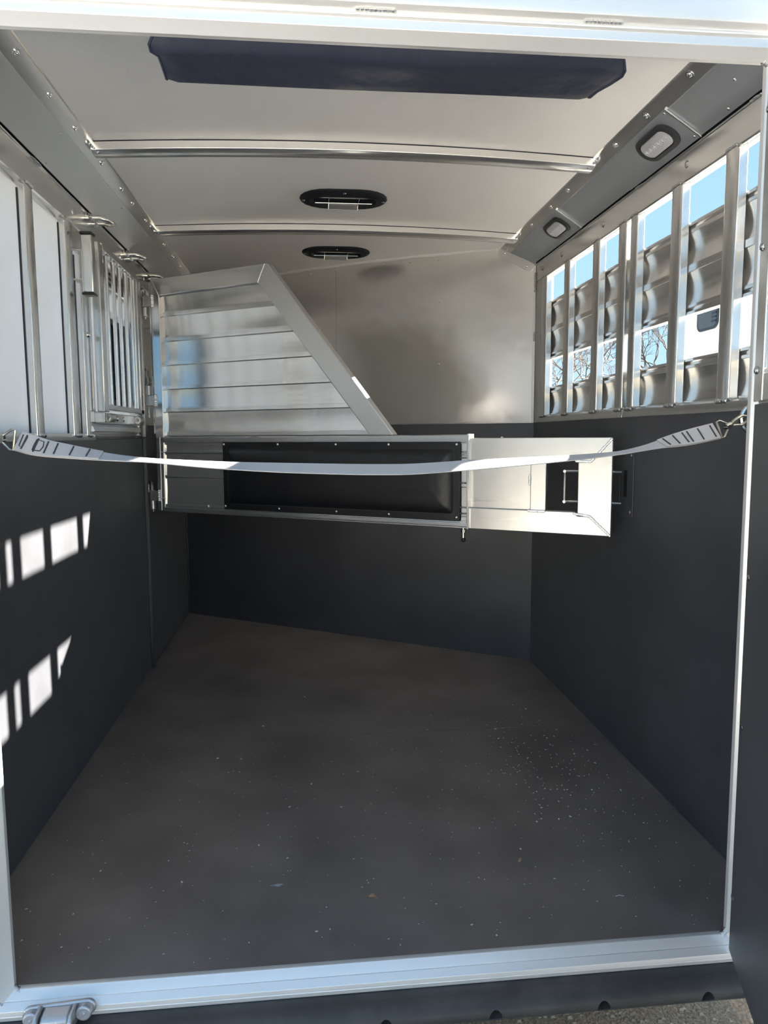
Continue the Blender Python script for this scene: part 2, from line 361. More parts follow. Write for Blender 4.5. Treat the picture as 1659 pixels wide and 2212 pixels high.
# ------------------------------------------------------------------ right wall
RZ = 1.288
wr = build('wall_right', MB().box(W+.02,-.03,-.10,W+.07,YR+.2,RZ), 'mill'); tag(wr, 'right side wall with black rubber lining under slatted windows', 'wall', kind='structure')
build('lining_panel', MB().box(W,-.01,-.01,W+.02,YR+.05,RZ), 'lining', wr, bevel=.003)
build('bottom_rail', MB().extr([(W-.004,RZ-.003),(W+.06,RZ-.003),(W+.06,RZ+.036),(W+.026,RZ+.036),(W+.012,RZ+.030),(W+.002,RZ+.026),(W-.004,RZ+.006)], 'y', -.01, 1.067), 'alu_y', wr, bevel=.0012)
build('bottom_rail', MB().extr([(W-.004,RZ-.003),(W+.06,RZ-.003),(W+.06,RZ+.036),(W+.026,RZ+.036),(W+.012,RZ+.030),(W+.002,RZ+.026),(W-.004,RZ+.006)], 'y', 1.071, YR-.02), 'alu_y', wr, bevel=.0012)
tr = build('top_rail', MB().extr([(W+.12,2.13),(W-.004,2.095),(W-.004,2.091),(W,2.088),(W,2.006),(W+.004,2.002),(W+.020,2.004),(W+.026,2.010),(W+.052,2.010),(W+.056,2.04),(W+.12,2.12)], 'y', -.03, YR+.06), 'alu_y', wr, bevel=.0012)
for y in (.655,1.30,1.78,2.06): inst(RIVET, 'rivet', tr, (W,y,2.052), align((-1,0,0)), (2.2,2.2,1.5))
for y in (.30,.98,1.55): inst(BEAD7, 'weld_bead', tr, (W-.003,y,2.093), (0,0,math.pi/2), (.6,.8,.8))
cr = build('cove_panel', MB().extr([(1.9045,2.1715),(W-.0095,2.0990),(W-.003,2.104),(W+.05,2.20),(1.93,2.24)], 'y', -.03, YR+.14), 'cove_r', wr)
build('seam_backing', MB().extr([(W-.0005,2.0985),(W+.11,2.125),(W+.11,2.25),(W+.02,2.25),(W+.006,2.125)], 'y', -.03, YR+.14), 'plastic', wr)  # added black strip, blocks sky light leaking through the cove seam
for u, y in ((.5,.30),(.85,.40),(.9,.95),(.12,1.03),(.12,.86),(.9,1.36),(.12,1.92),(.9,1.93),(.55,1.96)):
    inst(RIVET, 'rivet', cr, (1.901+.127*u, y, 2.1735-.080*u), align((-.53,0,-.85)))
build('corner_filler', MB().box(W+.002,2.077,RZ,W+.05,YR+.02,2.06), 'mill', wr)  # added block closing the corner, stops a stray sun spot opposite
for y0, y1 in ((.377,.440),(.681,.746),(.994,1.047),(1.087,1.152),(1.336,1.405),(1.677,1.745),(1.998,2.075)):
    po = build('post', MB().extr([(W+.030,y0),(W+.002,y0),(W-.001,y0+.008),(W-.001,y1-.008),(W+.002,y1),(W+.030,y1)], 'z', RZ+.028, 2.008), 'alu_z', wr, bevel=.003, seg=3)
    inst(BEAD5, 'weld_bead', po, (W-.002,(y0+y1)/2,RZ+.028), (math.pi/2,0,math.pi/2)); inst(BEAD5, 'weld_bead', po, (W-.001,(y0+y1)/2,2.008), (math.pi/2,0,math.pi/2), (1,.7,.7))
    inst(BEAD5, 'weld_bead', po, (W+.014,y0-.002,2.006), (0,-.3,0), (.6,1,1)); inst(BEAD5, 'weld_bead', po, (W+.014,y0-.002,RZ+.032), (0,0,0), (.6,1,1))
def slat_prof(z0, z1, top, bot):
    """inner face of an extruded side slat: flanges and a shallow hollow"""
    xb = W+.031; p = [(xb+.028, z0), (xb, z0)]
    za = z0; zb = z1
    if bot: p += [(xb,z0+.009),(xb+.010,z0+.011),(xb+.010,z0+.019),(xb+.002,z0+.021),(xb+.002,z0+.030),(xb+.006,z0+.031)]; za = z0+.031
    else: p += [(xb,z0+.010),(xb+.006,z0+.011)]; za = z0+.011
    if top: zb = z1-.031
    else: zb = z1-.011
    n = 12
    for i in range(n+1):
        t = i/n; p.append((xb+.004+.0065*math.sin(math.pi*t), za+(zb-za)*t))
    if top: p += [(xb+.002,z1-.030),(xb+.002,z1-.021),(xb+.010,z1-.019),(xb+.010,z1-.011),(xb,z1-.009)]
    else: p += [(xb,z1-.010)]
    p += [(xb,z1),(xb+.028,z1)]
    return p
for z0, z1, t, b in ((1.744,1.884,True,False),(1.600,1.7435,False,True),(1.318,1.462,True,False)):
    build('slat', MB().extr(slat_prof(z0,z1,t,b), 'y', -.03, YR+.02), 'slat', wr, smooth=True)
sp = build('strike_plate', MB().box(W-.004,.955,.915,W,1.075,1.165), 'lining', wr, bevel=.0015)
for z in (.935,1.145): inst(RIVET, 'screw', sp, (W-.004,.975,z), align((-1,0,0)), (1.2,1.2,1))
build('strike_slot', MB().box(W-.006,1.0,.99,W-.0035,1.03,1.09), 'plastic', sp, bevel=.001)
# lamp panels with rolled edges on the right cove
def cove_pt(u, y, d=0.0): # u across the cove from ceiling rail (0) to wall rail (1), d proud of it
    return (1.901+.127*u-.533*d, y, 2.1735-.080*u-.846*d)
def cove_panel(name, y0, y1):
    mb = MB(); pts = []
    for d in (.0, .004):
        pts += [cove_pt(.04,y0,d),cove_pt(.94,y0,d),cove_pt(.94,y1,d),cove_pt(.04,y1,d)]
    mb.add(pts, [(0,1,2,3),(7,6,5,4),(0,4,5,1),(1,5,6,2),(2,6,7,3),(3,7,4,0)])
    return build(name, mb, 'cove_r', wr)
def stadium(L, Wd, n=8):
    r = Wd/2; p = []
    for s_, a0 in ((1,-90),(-1,90)):
        for i in range(n+1):
            a = math.radians(a0+180*i/n); p.append((s_*(L/2-r)+r*math.cos(a), r*math.sin(a)))
    return p
def rrect(L, Wd, r, n=5):
    p = []
    for cx, cy, a0 in ((L/2-r,Wd/2-r,0),(-L/2+r,Wd/2-r,90),(-L/2+r,-Wd/2+r,180),(L/2-r,-Wd/2+r,270)):
        for i in range(n+1):
            a = math.radians(a0+90*i/n); p.append((cx+r*math.cos(a), cy+r*math.sin(a)))
    return p
for k, (yc, ystrip, lab) in enumerate(((.705,.556,'large oval clear dome light on right cove nearest the doorway'),(1.646,1.505,'oval clear dome light on right cove farther from the doorway'))):
    pan = cove_panel('lamp_panel', ystrip, (1.03 if k == 0 else 2.0))
    mb = MB()
    a = [cove_pt(.03,ystrip-.003,.0),cove_pt(.95,ystrip-.003,.0),cove_pt(.95,ystrip+.004,.0),cove_pt(.03,ystrip+.004,.0)]
    b = [cove_pt(.03,ystrip-.003,.0055),cove_pt(.95,ystrip-.003,.0055),cove_pt(.95,ystrip+.004,.0055),cove_pt(.03,ystrip+.004,.0055)]
    mb.add(a+b, [(0,1,2,3),(7,6,5,4),(0,4,5,1),(1,5,6,2),(2,6,7,3),(3,7,4,0)])
    build('edge_strip', mb, 'alu_x', pan, bevel=.001)
    for u in (.10,.86): inst(RIVET, 'rivet', pan, cove_pt(u,ystrip+.018,.004), align((-.53,0,-.85)))
    # lamp: local frame x along the trailer, y across the cove, z out of it
    ex = Vector((0,1,0)); ez = Vector((-.533,0,-.846)).normalized(); ey = ez.cross(ex)
    base = Vector(cove_pt(.47, yc, .004))
    root = thing('dome_light', tuple(base), lab, 'light', 'dome lights on the right cove', local=True)
    R3 = Matrix((ex, ey, ez)).transposed(); root.rotation_euler = R3.to_euler()
    o1 = rrect(.205,.092,.045,7); o2 = rrect(.195,.082,.041,7); o3 = rrect(.166,.064,.030,7); o4 = rrect(.160,.060,.028,7)
    mb = MB().loft([[(*p,0) for p in o1],[(*p,.006) for p in o1],[(*p,.010) for p in o2],[(*p,.011) for p in o3],[(*p,.004) for p in o4]])
    build('grommet', mb, 'rubber', root, smooth=True)
    mb = MB().loft([[(*p,.003) for p in o4],[(*p,.009) for p in rrect(.158,.058,.028,7)],[(*p,.012) for p in rrect(.148,.05,.025,7)]])
    ln = build('lens', mb, 'lens', root, smooth=True)
    for i in range(6):
        x = -.062+i*.0248
        mb = MB().tube([(x+.008*math.cos(t*math.pi/5), .008*math.sin(t*math.pi/5), .0122) for t in range(10)], .0014, 5, closed=True).dome((x,0,.011), (0,0,1), .005, .003, 8, 2)
        build('led_lens', mb, 'lens2', ln, smooth=True)

# ------------------------------------------------------------------ slanted bulkhead at the far end
def bw_y(x): return YL-SL*x
def bwbox(x0, x1, z0, z1, d0, d1):
    """slab on the bulkhead, d = distance in front of its plane"""
    n = Vector((-SL,-1)).normalized(); vs = []
    for z in (z0, z1):
        for x, d in ((x0,d0),(x1,d0),(x1,d1),(x0,d1)):
            vs.append((x+n.x*d, bw_y(x)+n.y*d, z))
    return MB().add(vs, [(3,2,1,0),(4,5,6,7),(0,1,5,4),(1,2,6,5),(2,3,7,6),(3,0,4,7)])
wb = build('wall_back', bwbox(-.05,W+.06,-.1,2.29,-.08,-.006), 'mill'); tag(wb, 'slanted far bulkhead with black lining under aluminium sheet', 'wall', kind='structure')
build('lining_panel', bwbox(-.002,W+.002,-.01,1.288,-.012,0), 'lining', wb)
build('wall_sheet', bwbox(0,1.0215,1.292,2.26,-.012,0), 'sheet', wb)
build('wall_sheet', bwbox(1.0235,W,1.292,2.26,-.012,0.0), 'sheet', wb)
build('sheet_lip', bwbox(.0,W-.0,1.284,1.293,-.004,.003), 'alu_x', wb, bevel=.001)
build('side_trim', bwbox(W-.012,W,1.288,2.09,0,.004), 'mill', wb)
nb = (-SL,-1,0)
for x, z in ((.58,2.18),(.737,2.186),(.877,2.19),(1.021,2.195),(1.144,2.192),(1.288,2.19),(1.429,2.186),(1.575,2.18),(1.58,1.956),(1.576,1.615),(1.021,1.95),(1.021,1.6),(.42,1.95)):
    inst(RIVET, 'rivet', wb, (x, bw_y(x)-.001, z), align(nb), (1.1,1.1,1.2))
# sealant along the ceiling joint
pts = [(x, bw_y(x)-.004, zc(x)-.004+.0015*math.sin(x*23)) for x in [.15+i*.05 for i in range(35)]]
build('sealant', MB().tube(pts, .0085, 7), 'caulk', wb, smooth=True)
# folded corner plate under the right cove
mb = MB(); pr = [(1.872,2.203),(2.022,2.098),(2.026,2.085),(2.012,2.066),(2.0,2.063),(1.985,2.07),(1.868,2.155),(1.858,2.172)]
n_ = Vector((-SL,-1)).normalized()
mb.loft([[(x+n_.x*d, bw_y(x)+n_.y*d, z) for x, z in pr] for d in (.0,.006)])
cp = build('corner_plate', mb, 'mill', wb, bevel=.001)
for x, z in ((1.89,2.168),(1.99,2.088)): inst(RIVET, 'rivet', cp, (x+n_.x*.006, bw_y(x)+n_.y*.006, z), align(nb), (1.2,1.2,1.3))
for i in range(3): inst(BEAD5, 'weld_bead', wb, (W-.006, bw_y(W-.006)-.006, 2.03-.05*i-.2*(i==2)), (0,math.pi/2,0), (.9,.8,.8))
# weld-sealed lining corner seams
pts = [(.004+.002*math.sin(z*31), bw_y(0)-.006, z) for z in [i*.05 for i in range(25)]]
build('corner_bead', MB().tube(pts, .003, 5), 'lining', wb, smooth=True)

# ------------------------------------------------------------------ rear door frame
XL, XR, ZH = .183, 1.852, 2.02
def frame_prof(a, s):  # a = opening edge coordinate, s = outward sign
    return [(a,0.0),(a,-.012),(a+s*.003,-.0155),(a+s*.024,-.036),(a+s*.027,-.041),(a+s*.032,-.041),(a+s*.050,-.041),(a+s*.19,-.041),(a+s*.19,0.0)]
t1 = build('trim_1', MB().extr([(y, z) for z, y in [(ZH,0.0),(ZH,-.012),(ZH-.003+.001,-.0155),(ZH+.012,-.034),(ZH+.016,-.040),(ZH+.034,-.0405),(ZH+.036,-.046),(ZH+.040,-.048),(ZH+.045,-.046),(ZH+.047,-.052),(ZH+.052,-.062),(ZH+.06,-.064),(ZH+.115,-.064),(ZH+.118,-.060),(ZH+.13,-.060),(ZH+.135,-.066),(ZH+.30,-.066),(ZH+.30,-.02),(ZH+.19,.0)]], 'x', -.06, 2.09), 'frame', bevel=.0012)
tag(t1, 'bright ribbed aluminium header across the top of the doorway', 'trim', kind='structure')
for x in (.50,1.00,1.47): inst(BEAD7, 'weld_bead', t1, (x,-.048,ZH+.045), (.3,0,0), (1,.9,.9))
t2 = build('trim_2', MB().extr(frame_prof(XR,1), 'z', -.03, ZH+.02), 'framez', bevel=.0012); tag(t2, 'aluminium door post at the right edge of the doorway', 'trim', kind='structure')
t3 = build('trim_3', MB().extr(frame_prof(XL,-1), 'z', -.03, ZH+.02), 'framez', bevel=.0012); tag(t3, 'aluminium door post at the left edge of the doorway', 'trim', kind='structure')
t4 = build('trim_4', MB().extr([(.004,-.09),(.004,.0),(-.001,.003),(-.012,.003),(-.016,-.001),(-.027,-.010),(-.029,-.0135),(-.0305,-.0125),(-.042,-.021),(-.0455,-.024),(-.0465,-.034),(-.0475,-.035),(-.0475,-.0365),(-.0465,-.0375),(-.0465,-.045),(-.035,-.047),(-.035,-.09)], 'x', -.03, 2.06), 'frame', bevel=.001)
tag(t4, 'bright grooved aluminium sill across the bottom of the doorway', 'trim', kind='structure')
inst(BEAD5, 'weld_bead', t4, (XL+.004,-.010,.004), (0,.8,0), (.4,1,1)); inst(BEAD5, 'weld_bead', t4, (XR-.004,-.010,.006), (0,-.8,0), (.4,1.1,1.2))
inst(BEAD7, 'weld_bead', t4, (XL-.020,-.031,-.016), (0,.9,.3), (.5,.7,.7))
inst(BEAD5, 'weld_bead', t1, (XR-.002,-.012,ZH-.002), (0,.5,0), (.4,1,1))

# ------------------------------------------------------------------ rubber dock bumper (D section with a row of holes)
bump = thing('dock_bumper', (1.0,-.07,-.107), 'long black rubber bumper with round holes below the sill', 'bumper')
prof = [(-.036, -.046)]
for i in range(17):
    t = math.pi/2 - math.pi*i/16
    prof.append((-.066-.044*math.cos(t), -.0765+.030*math.sin(t)))
prof += [(-.036, -.107)]
bo = build('bumper_body', MB().extr(prof, 'x', .02, 2.02), 'bumper', bump, smooth=True)
import bmesh
bm = bmesh.new()
HX = [1.755,1.505,1.252,1.003,.752,.50,.25]
for x in HX:
    res = bmesh.ops.create_cone(bm, cap_ends=True, segments=24, radius1=.0155, radius2=.0155, depth=.07,
                                matrix=Matrix.Translation((x,-.112,-.0835)) @ Matrix.Rotation(math.pi/2+.35, 4, 'X'))
cm = bpy.data.meshes.new('cutter'); bm.to_mesh(cm); bm.free()
cut = bpy.data.objects.new('cutter', cm); col.objects.link(cut)
md = bo.modifiers.new('holes', 'BOOLEAN'); md.object = cut; md.operation = 'DIFFERENCE'; md.solver = 'EXACT'
cut.location = (0,0,0)
bpy.context.view_layer.update()
dg = bpy.context.evaluated_depsgraph_get()
nm = bpy.data.meshes.new_from_object(bo.evaluated_get(dg)); bo.modifiers.clear(); bo.data = nm
bpy.data.objects.remove(cut, do_unlink=True); bpy.data.meshes.remove(cm)
for p in bo.data.polygons: p.use_smooth = True
bo.data.set_sharp_from_angle(angle=math.radians(40))
build('seam_ridge', MB().tube([(x,-.1075,-.0865) for x in (.03,1.0,2.01)], .0009, 5), 'bumper', bump)

# ------------------------------------------------------------------ cast latch bracket on the sill
lb = thing('latch_bracket', (.295,-.05,-.045), 'grey cast latch bracket with two round bosses on the sill', 'bracket')
def bz(x): return -.027+.06*(x-.236)
pf = stadium(.156,.036,8)
build('back_plate', MB().loft([[(.2915+p[0], y, bz(.2915+p[0])+.002+p[1]) for p in pf] for y in (-.0480,-.058)]), 'cast', lb, bevel=.003)
for x in (.236,.347):
    bs = build('boss', MB().tube([(x,-.056,bz(x)),(x,-.068,bz(x)),(x,-.073,bz(x))], .0170, 16), 'cast', lb, bevel=.003)
    build('boss_centre', MB().dome((x,-.073,bz(x)), (0,-1,0), .004, .002), 'cast', bs, smooth=True)
build('cradle', MB().extr([(-.056,-.008),(-.085,-.010),(-.094,-.016),(-.094,-.030),(-.085,-.040),(-.056,-.042)], 'x', .262, .320), 'cast', lb, bevel=.004)
for x0 in (.250,.322): build('cradle_ear', MB().extr([(-.056,-.004),(-.090,-.004),(-.104,-.014),(-.104,-.030),(-.090,-.044),(-.056,-.045)], 'x', x0, x0+.009), 'cast', lb, bevel=.003)

# ------------------------------------------------------------------ open rear door on the right
DA = math.atan2(-.946, -.326)   # direction of the door from its hinge
door = thing('door_1', (1.846,-.047,.0), 'open right rear door with black lining and aluminium top', 'door', kind='structure', rotz=DA, local=True)
# local: +x along the door, +y = right of that direction seen from above ... inner face is -y side
build('lining_panel', MB().box(0.0,-.006,-.012,.84,.0,1.288), 'door_lining', door, bevel=.002)
build('door_skin', MB().box(.008,0.0,-.005,.84,.035,2.03), 'mill', door, bevel=.002)
build('stile', MB().box(.012,-.012,1.292,.075,.0,2.02), 'alu_z', door, bevel=.003)
build('stile', MB().box(.76,-.012,1.292,.84,.0,2.02), 'alu_z', door, bevel=.003)
for z in (1.292,1.96): build('door_rail', MB().box(.075,-.010,z,.76,.0,z+.06), 'alu_x', door, bevel=.003)
for i in range(4): build('slat', MB().box(.075,-.004,1.36+i*.15,.76,.0,1.495+i*.15), 'slat', door, bevel=.003)
for z in (1.36,1.62,1.9): inst(RIVET, 'bolt', door, (.03,-.012,z), align((0,-1,0)), (1.8,1.8,2))
for x, z in ((.02,.90),(.02,.55),(.012,.13),(.4,.6)): inst(RIVET, 'bolt', door, (x,-.006,z), align((0,-1,0)), (1.5,1.5,1))
for z in (.35,1.0,1.7): build('hinge', MB().tube([(-.0,.018,z-.05),(-.0,.018,z+.05)], .010, 10), 'alu_z', door, smooth=True)

# ------------------------------------------------------------------ padded head bumper under the header
hb = thing('head_bumper', (1.03,.07,2.03), 'long dark padded bumper strip hanging under the header', 'bumper')
pf = [(.002,2.047),(.012,2.028),(.026,2.013),(.040,2.0075),(.060,2.007),(.090,2.005),(.120,2.002),(.142,1.999),(.150,2.002),(.153,2.012),(.146,2.04),(.12,2.07),(.06,2.09),(.01,2.09)]
rings = []; n = 40
for i in range(n+1):
    t = i/n; e = min(t, 1-t)*n
    yy = []
    for y, z in pf:
        xl = .557-(.012 if .02 < y < .06 else 0); xr = 1.515+.045*math.exp(-((y-.055)/.055)**2)
        x = xl+(xr-xl)*t
        zz = z+.0025*math.sin(x*9.0+y*20)*(1 if y < .08 else .25)
        if e < 1: zz = zz+.006*(1-e)
        yy.append((x, y, zz))
    rings.append(yy)
build('pad_body', MB().loft(rings), 'bpad', hb, smooth=True)
for x in (.70,.82,1.17,1.40): inst(RIVET, 'rivet', hb, (x,.004,2.026), align((0,-.6,-.8)))
build('end_piping', MB().tube([(r[0]-.001, r[1], r[2]) for r in rings[0][:9]], .003, 6), 'bpad', hb, smooth=True)
build('end_piping', MB().tube([(r[0]+.001, r[1], r[2]) for r in rings[-1][:9]], .003, 6), 'bpad', hb, smooth=True)

# ------------------------------------------------------------------ roof vents
for k, (yc, lab) in enumerate(((1.605,'black oval roof vent between the two ceiling bows'),(2.505,'black oval roof vent beyond the second bow by the bulkhead'))):
    xc = 1.014; z0 = zc(xc)+.001
    v = thing('roof_vent', (xc,yc,z0), lab, 'vent', 'roof vents')
    A = [stadium(L,w_,10) for L, w_ in ((.37,.235),(.362,.228),(.345,.212),(.288,.128),(.276,.118),(.262,.105))]
    def ring(a, z): return [(xc+p[0], yc+p[1], z) for p in a]
    build('bezel', MB().loft([ring(A[0],z0),ring(A[0],z0-.006),ring(A[1],z0-.010),ring(A[2],z0-.013),ring(A[3],z0-.013),ring(A[3],z0-.018),ring(A[4],z0-.018),ring(A[5],z0-.002)]), 'dull', v, smooth=True)
    for x, y in ((-.168,0),(.168,0),(0,-.098),(0,.098)): inst(RIVET, 'screw', v, (xc+x,yc+y,z0-.013), align((0,0,-1)), (1.2,1.2,1.2))
    br = build('crank_bracket', MB().box(xc-.064,yc+.042,z0-.036,xc+.064,yc+.045,z0-.006).box(xc-.064,yc-.052,z0-.022,xc-.0615,yc+.045,z0-.016).box(xc+.0615,yc-.052,z0-.022,xc+.064,yc+.045,z0-.016), 'chrome', v, bevel=.0006)
    build('crank_plate', MB().extr([(yc+.014,z0-.024),(yc+.044,z0-.036),(yc+.044,z0-.032),(yc+.014,z0-.020)], 'x', xc-.061, xc+.061), 'mill', br)
    build('crank_rod', MB().tube([(xc-.12,yc+.004,z0-.020),(xc+.12,yc+.004,z0-.020)], .0028, 8), 'chrome', v, smooth=True)
    build('lift_bar', MB().box(xc-.115,yc-.052,z0-.017,xc+.115,yc-.047,z0-.008), 'chrome', v, bevel=.0006)

# ------------------------------------------------------------------ tie rings on the left rail
def tie_ring(loc, label):
    r = thing('tie_ring', loc, label, 'ring', 'tie rings on the left rail', local=True)
    g_ = .040
    pts = [(0,-g_,0),(.045,-g_,0)]+[(.050+.040*math.sin(a*math.pi/10), -g_*math.cos(a*math.pi/10), -.008*math.sin(a*math.pi/10)) for a in range(11)]+[(.045,g_,0),(0,g_,0)]
    build('loop', MB().tube(pts, .009, 10), 'chrome', r, smooth=True)
    for y in (-g_,g_):
        build('collar', MB().tube([(0,y,0),(.014,y,0)], .019, 12), 'chrome', r, bevel=.001)
        build('nut', MB().tube([(.014,y,0),(.026,y,0)], .015, 6), 'chrome', r, bevel=.001)
    return r
for y, lab in ((1.50,'steel tie ring on left rail nearest the doorway'),(2.08,'middle steel tie ring on left rail above the barred gate'),(2.53,'steel tie ring on left rail behind the divider top corner')): tie_ring((0,y,2.077), lab)

# ------------------------------------------------------------------ square latch tube on bolts
lt = thing('latch_tube', (.04,1.33,1.75), 'short upright square aluminium tube with black caps on left wall', 'tube')
build('tube_body', MB().box(.022,1.292,1.762,.062,1.336,1.972), 'alu_z', lt, bevel=.004)
for z in (1.752,1.972): build('end_cap', MB().box(.020,1.290,z,.064,1.338,z+.010), 'plastic', lt, bevel=.002)
for z in (1.815,1.925):
    b_ = build('bolt', MB().tube([(-.02,1.330,z),(.022,1.330,z)], .004, 8), 'brass', lt, smooth=True)
    build('nut', MB().tube([(.012,1.330,z),(.022,1.330,z)], .009, 6), 'chrome', b_)

# ------------------------------------------------------------------ barred drop-down gate on the left wall
gt = thing('window_gate', (.03,1.80,1.29), 'aluminium drop-down window gate with round vertical bars on left wall', 'gate')
build('gate_stile', MB().box(.008,1.462,1.325,.040,1.522,1.990), 'alu_z', gt, bevel=.004)
build('gate_stile', MB().box(.008,2.098,1.335,.040,2.150,1.990), 'alu_z', gt, bevel=.004)
build('gate_rail', MB().box(.008,1.522,1.335,.040,2.160,1.356), 'alu_y', gt, bevel=.003)
build('gate_rail', MB().box(.008,1.522,1.972,.040,2.098,2.000), 'alu_y', gt, bevel=.003)
for y in (1.612,1.722,1.822,1.925,2.028,2.072):
    b_ = build('bar', MB().tube([(.026,y,1.35),(.026,y,1.98)], .0085, 10), 'alu_z', gt, smooth=True)
    for z in (1.357,1.971): inst(BEAD5, 'weld_bead', b_, (.026,y,z), (0,0,math.pi/2), (.5,1.4,.7))
hg = build('hinge_plate', MB().box(-.004,1.41,1.283,.010,2.19,1.325), 'mill', gt, bevel=.001)
for y in (1.555,2.08):
    rl = build('roller', MB().tube([(.022,y,1.304),(.022,y+.075,1.304)], .018, 14), 'mill', gt, smooth=True)
    build('roller_bolt', MB().tube([(.022,y-.006,1.304),(.022,y+.002,1.304)], .011, 6), 'chrome', rl)
for y in (1.47,1.49,1.95,1.965): build('hinge_ear', MB().box(.0,y,1.284,.034,y+.006,1.322), 'alu_z', gt, bevel=.001)
for y in (1.75,1.86): inst(RIVET, 'bolt', gt, (.010,y,1.303), align((1,0,0)), (2.2,2.2,2.5))
inst(RIVET, 'bolt', gt, (.004,1.395,1.62), align((.6,-.8,0)), (2,2,2))

# ------------------------------------------------------------------ stall divider
DV = thing('stall_divider', (.09,2.229,.0), 'slanted aluminium stall divider with black pad and sliding tail section', 'divider', rotz=-math.atan(.65), local=True)
T = .022  # half thickness
def poly(pts, y0, y1): return MB().loft([[(u, y, z) for u, z in pts] for y in (y0, y1)])
# head section frame: mitred tubes
build('hinge_stile', poly([(.0,.848),(.045,.848),(.055,1.24),(.057,1.915),(.012,2.0),(.0,2.0)], -T, T), 'alu_z', DV, bevel=.004)
build('top_tube', poly([(.014,2.0),(.059,1.917),(.659,1.917),(.700,2.0)], -T, T), 'alu_x', DV, bevel=.004)
dl = build('slant_tube', poly([(.702,2.0),(.661,1.915),(1.231,1.226),(1.347,1.226),(.716,1.998)], -T, T), 'mill', DV, bevel=.004)
def mitre(par, u0, z0, u1, z1, r=.0022, n=9, lump=.0008):
    q = random.Random(int(u0*1000)); return build('weld_seam', MB().tube([(u0+(u1-u0)*i/n, -T-.0005, z0+(z1-z0)*i/n) for i in range(n+1)], r, 6), 'weld', par, smooth=True)
mitre(dl, .660,1.917,.701,1.999); mitre(DV, .013,1.999,.058,1.916, .0014)
zr = [1.226,1.346,1.459,1.577,1.694,1.816,1.916]
def rightedge(z): return .661+(1.915-z)*(1.231-.661)/(1.915-1.226)
for i in range(6):
    z0, z1 = zr[i], zr[i+1]
    n = 10; pr = []
    # concave face between two small ribs
    zz = [z0,z0+.0015,z0+.0095,z0+.0100,z0+.0120,z0+.0125,z0+.0185,z0+.0200]; yy = [-.003,-.009,-.009,-.005,-.005,-.008,-.008,-.003]
    for j in range(n+1):
        t = j/n; zz.append(z0+.0205+(z1-.0035-(z0+.0205))*t); yy.append(-.003+.0022*math.sin(math.pi*t))
    zz += [z1-.003,z1-.0005]; yy += [-.005,-.003]
    vs = []; fs = []; m_ = len(zz)
    for z, y in zip(zz, yy): vs += [(.050,y,z),(rightedge(z)+.012,y,z),(rightedge(z)+.012,.012,z),(.050,.012,z)]
    for j in range(m_-1):
        a, b = j*4, j*4+4
        for k in range(4): fs.append((a+k, a+(k+1) % 4, b+(k+1) % 4, b+k))
    fs += [(0,1,2,3), tuple(((m_-1)*4+k) for k in (3,2,1,0))]
    build('slat', MB().add(vs, fs), 'slat', DV, smooth=True)
# rail section
ZB, ZT = .845, 1.2245
build('rail_tube', MB().extr([(-T,ZT-.004),(-T+.004,ZT),(T-.004,ZT),(T,ZT-.004),(T,ZT-.035),(-T+.004,ZT-.036),(-T+.004,ZT-.031),(-T,ZT-.029)], 'x', .018, 1.688), 'alu_x', DV, bevel=.0012)
build('rail_tube', MB().extr([(-T,ZB+.008),(-T+.003,ZB+.006),(-T+.003,ZB),(T-.003,ZB),(T,ZB+.03),(-T+.003,ZB+.031),(-T+.003,ZB+.023),(-T,ZB+.021)], 'x', .012, 1.688), 'alu_x', DV, bevel=.0012)
for z0, z1 in ((.874,1.020),(1.0205,1.14),(1.1405,1.1895)):
    n = 8; pr = [(.012,z0),(-.010,z0),(-.0175,z0+.0015),(-.0175,z0+.0085),(-.013,z0+.009),(-.013,z0+.0095)]
    for j in range(n+1):
        t = j/n; pr.append((-.0115+.0012*math.sin(math.pi*t), z0+.010+(z1-.008-z0-.010)*t))
    pr += [(-.015,z1-.006),(-.015,z1-.001),(-.010,z1),(.012,z1)]
    build('slat', MB().extr(pr, 'x', .020, 1.652), 'slat', DV, smooth=True)
es = build('end_stile', MB().box(1.650,-.014,.852,1.678,.014,1.22), 'mill', DV, bevel=.002)
build('end_flange', MB().box(1.678,-.030,.842,1.688,.030,1.228), 'alu_z', DV, bevel=.002)
for z in (.905,.93,1.03,1.132): inst(BEAD5, 'weld_bead', es, (1.664,-.016,z), (0,0,0), (.7,1,1))
for z in (.90,1.02,1.15): build('stile_rib', MB().extr([(-.013,z-.010),(-.019,z-.006),(-.019,z+.006),(-.013,z+.010)], 'x', 1.652, 1.677), 'alu_x', es, bevel=.001)
mitre(DV, .024,.85,.028,1.22, .0018, 20)
for u, z in ((.03,1.146),(.024,.912)): inst(BEAD5, 'weld_bead', DV, (u+.01,-.02,z), (0,0,0), (.5,.8,.8))
for u in (.36,.62): inst(BEADT, 'weld_bead', DV, (u,-T-.001,ZT-.003), (0,0,0), (.7,1,1))
inst(BEADT, 'weld_bead', DV, (1.285,-T-.001,ZT+.001), (0,0,0), (1.6,1.3,1.3))
inst(RIVET, 'bolt', DV, (.33,-.024,.882), align((0,-1,0)), (1.6,1.6,2))
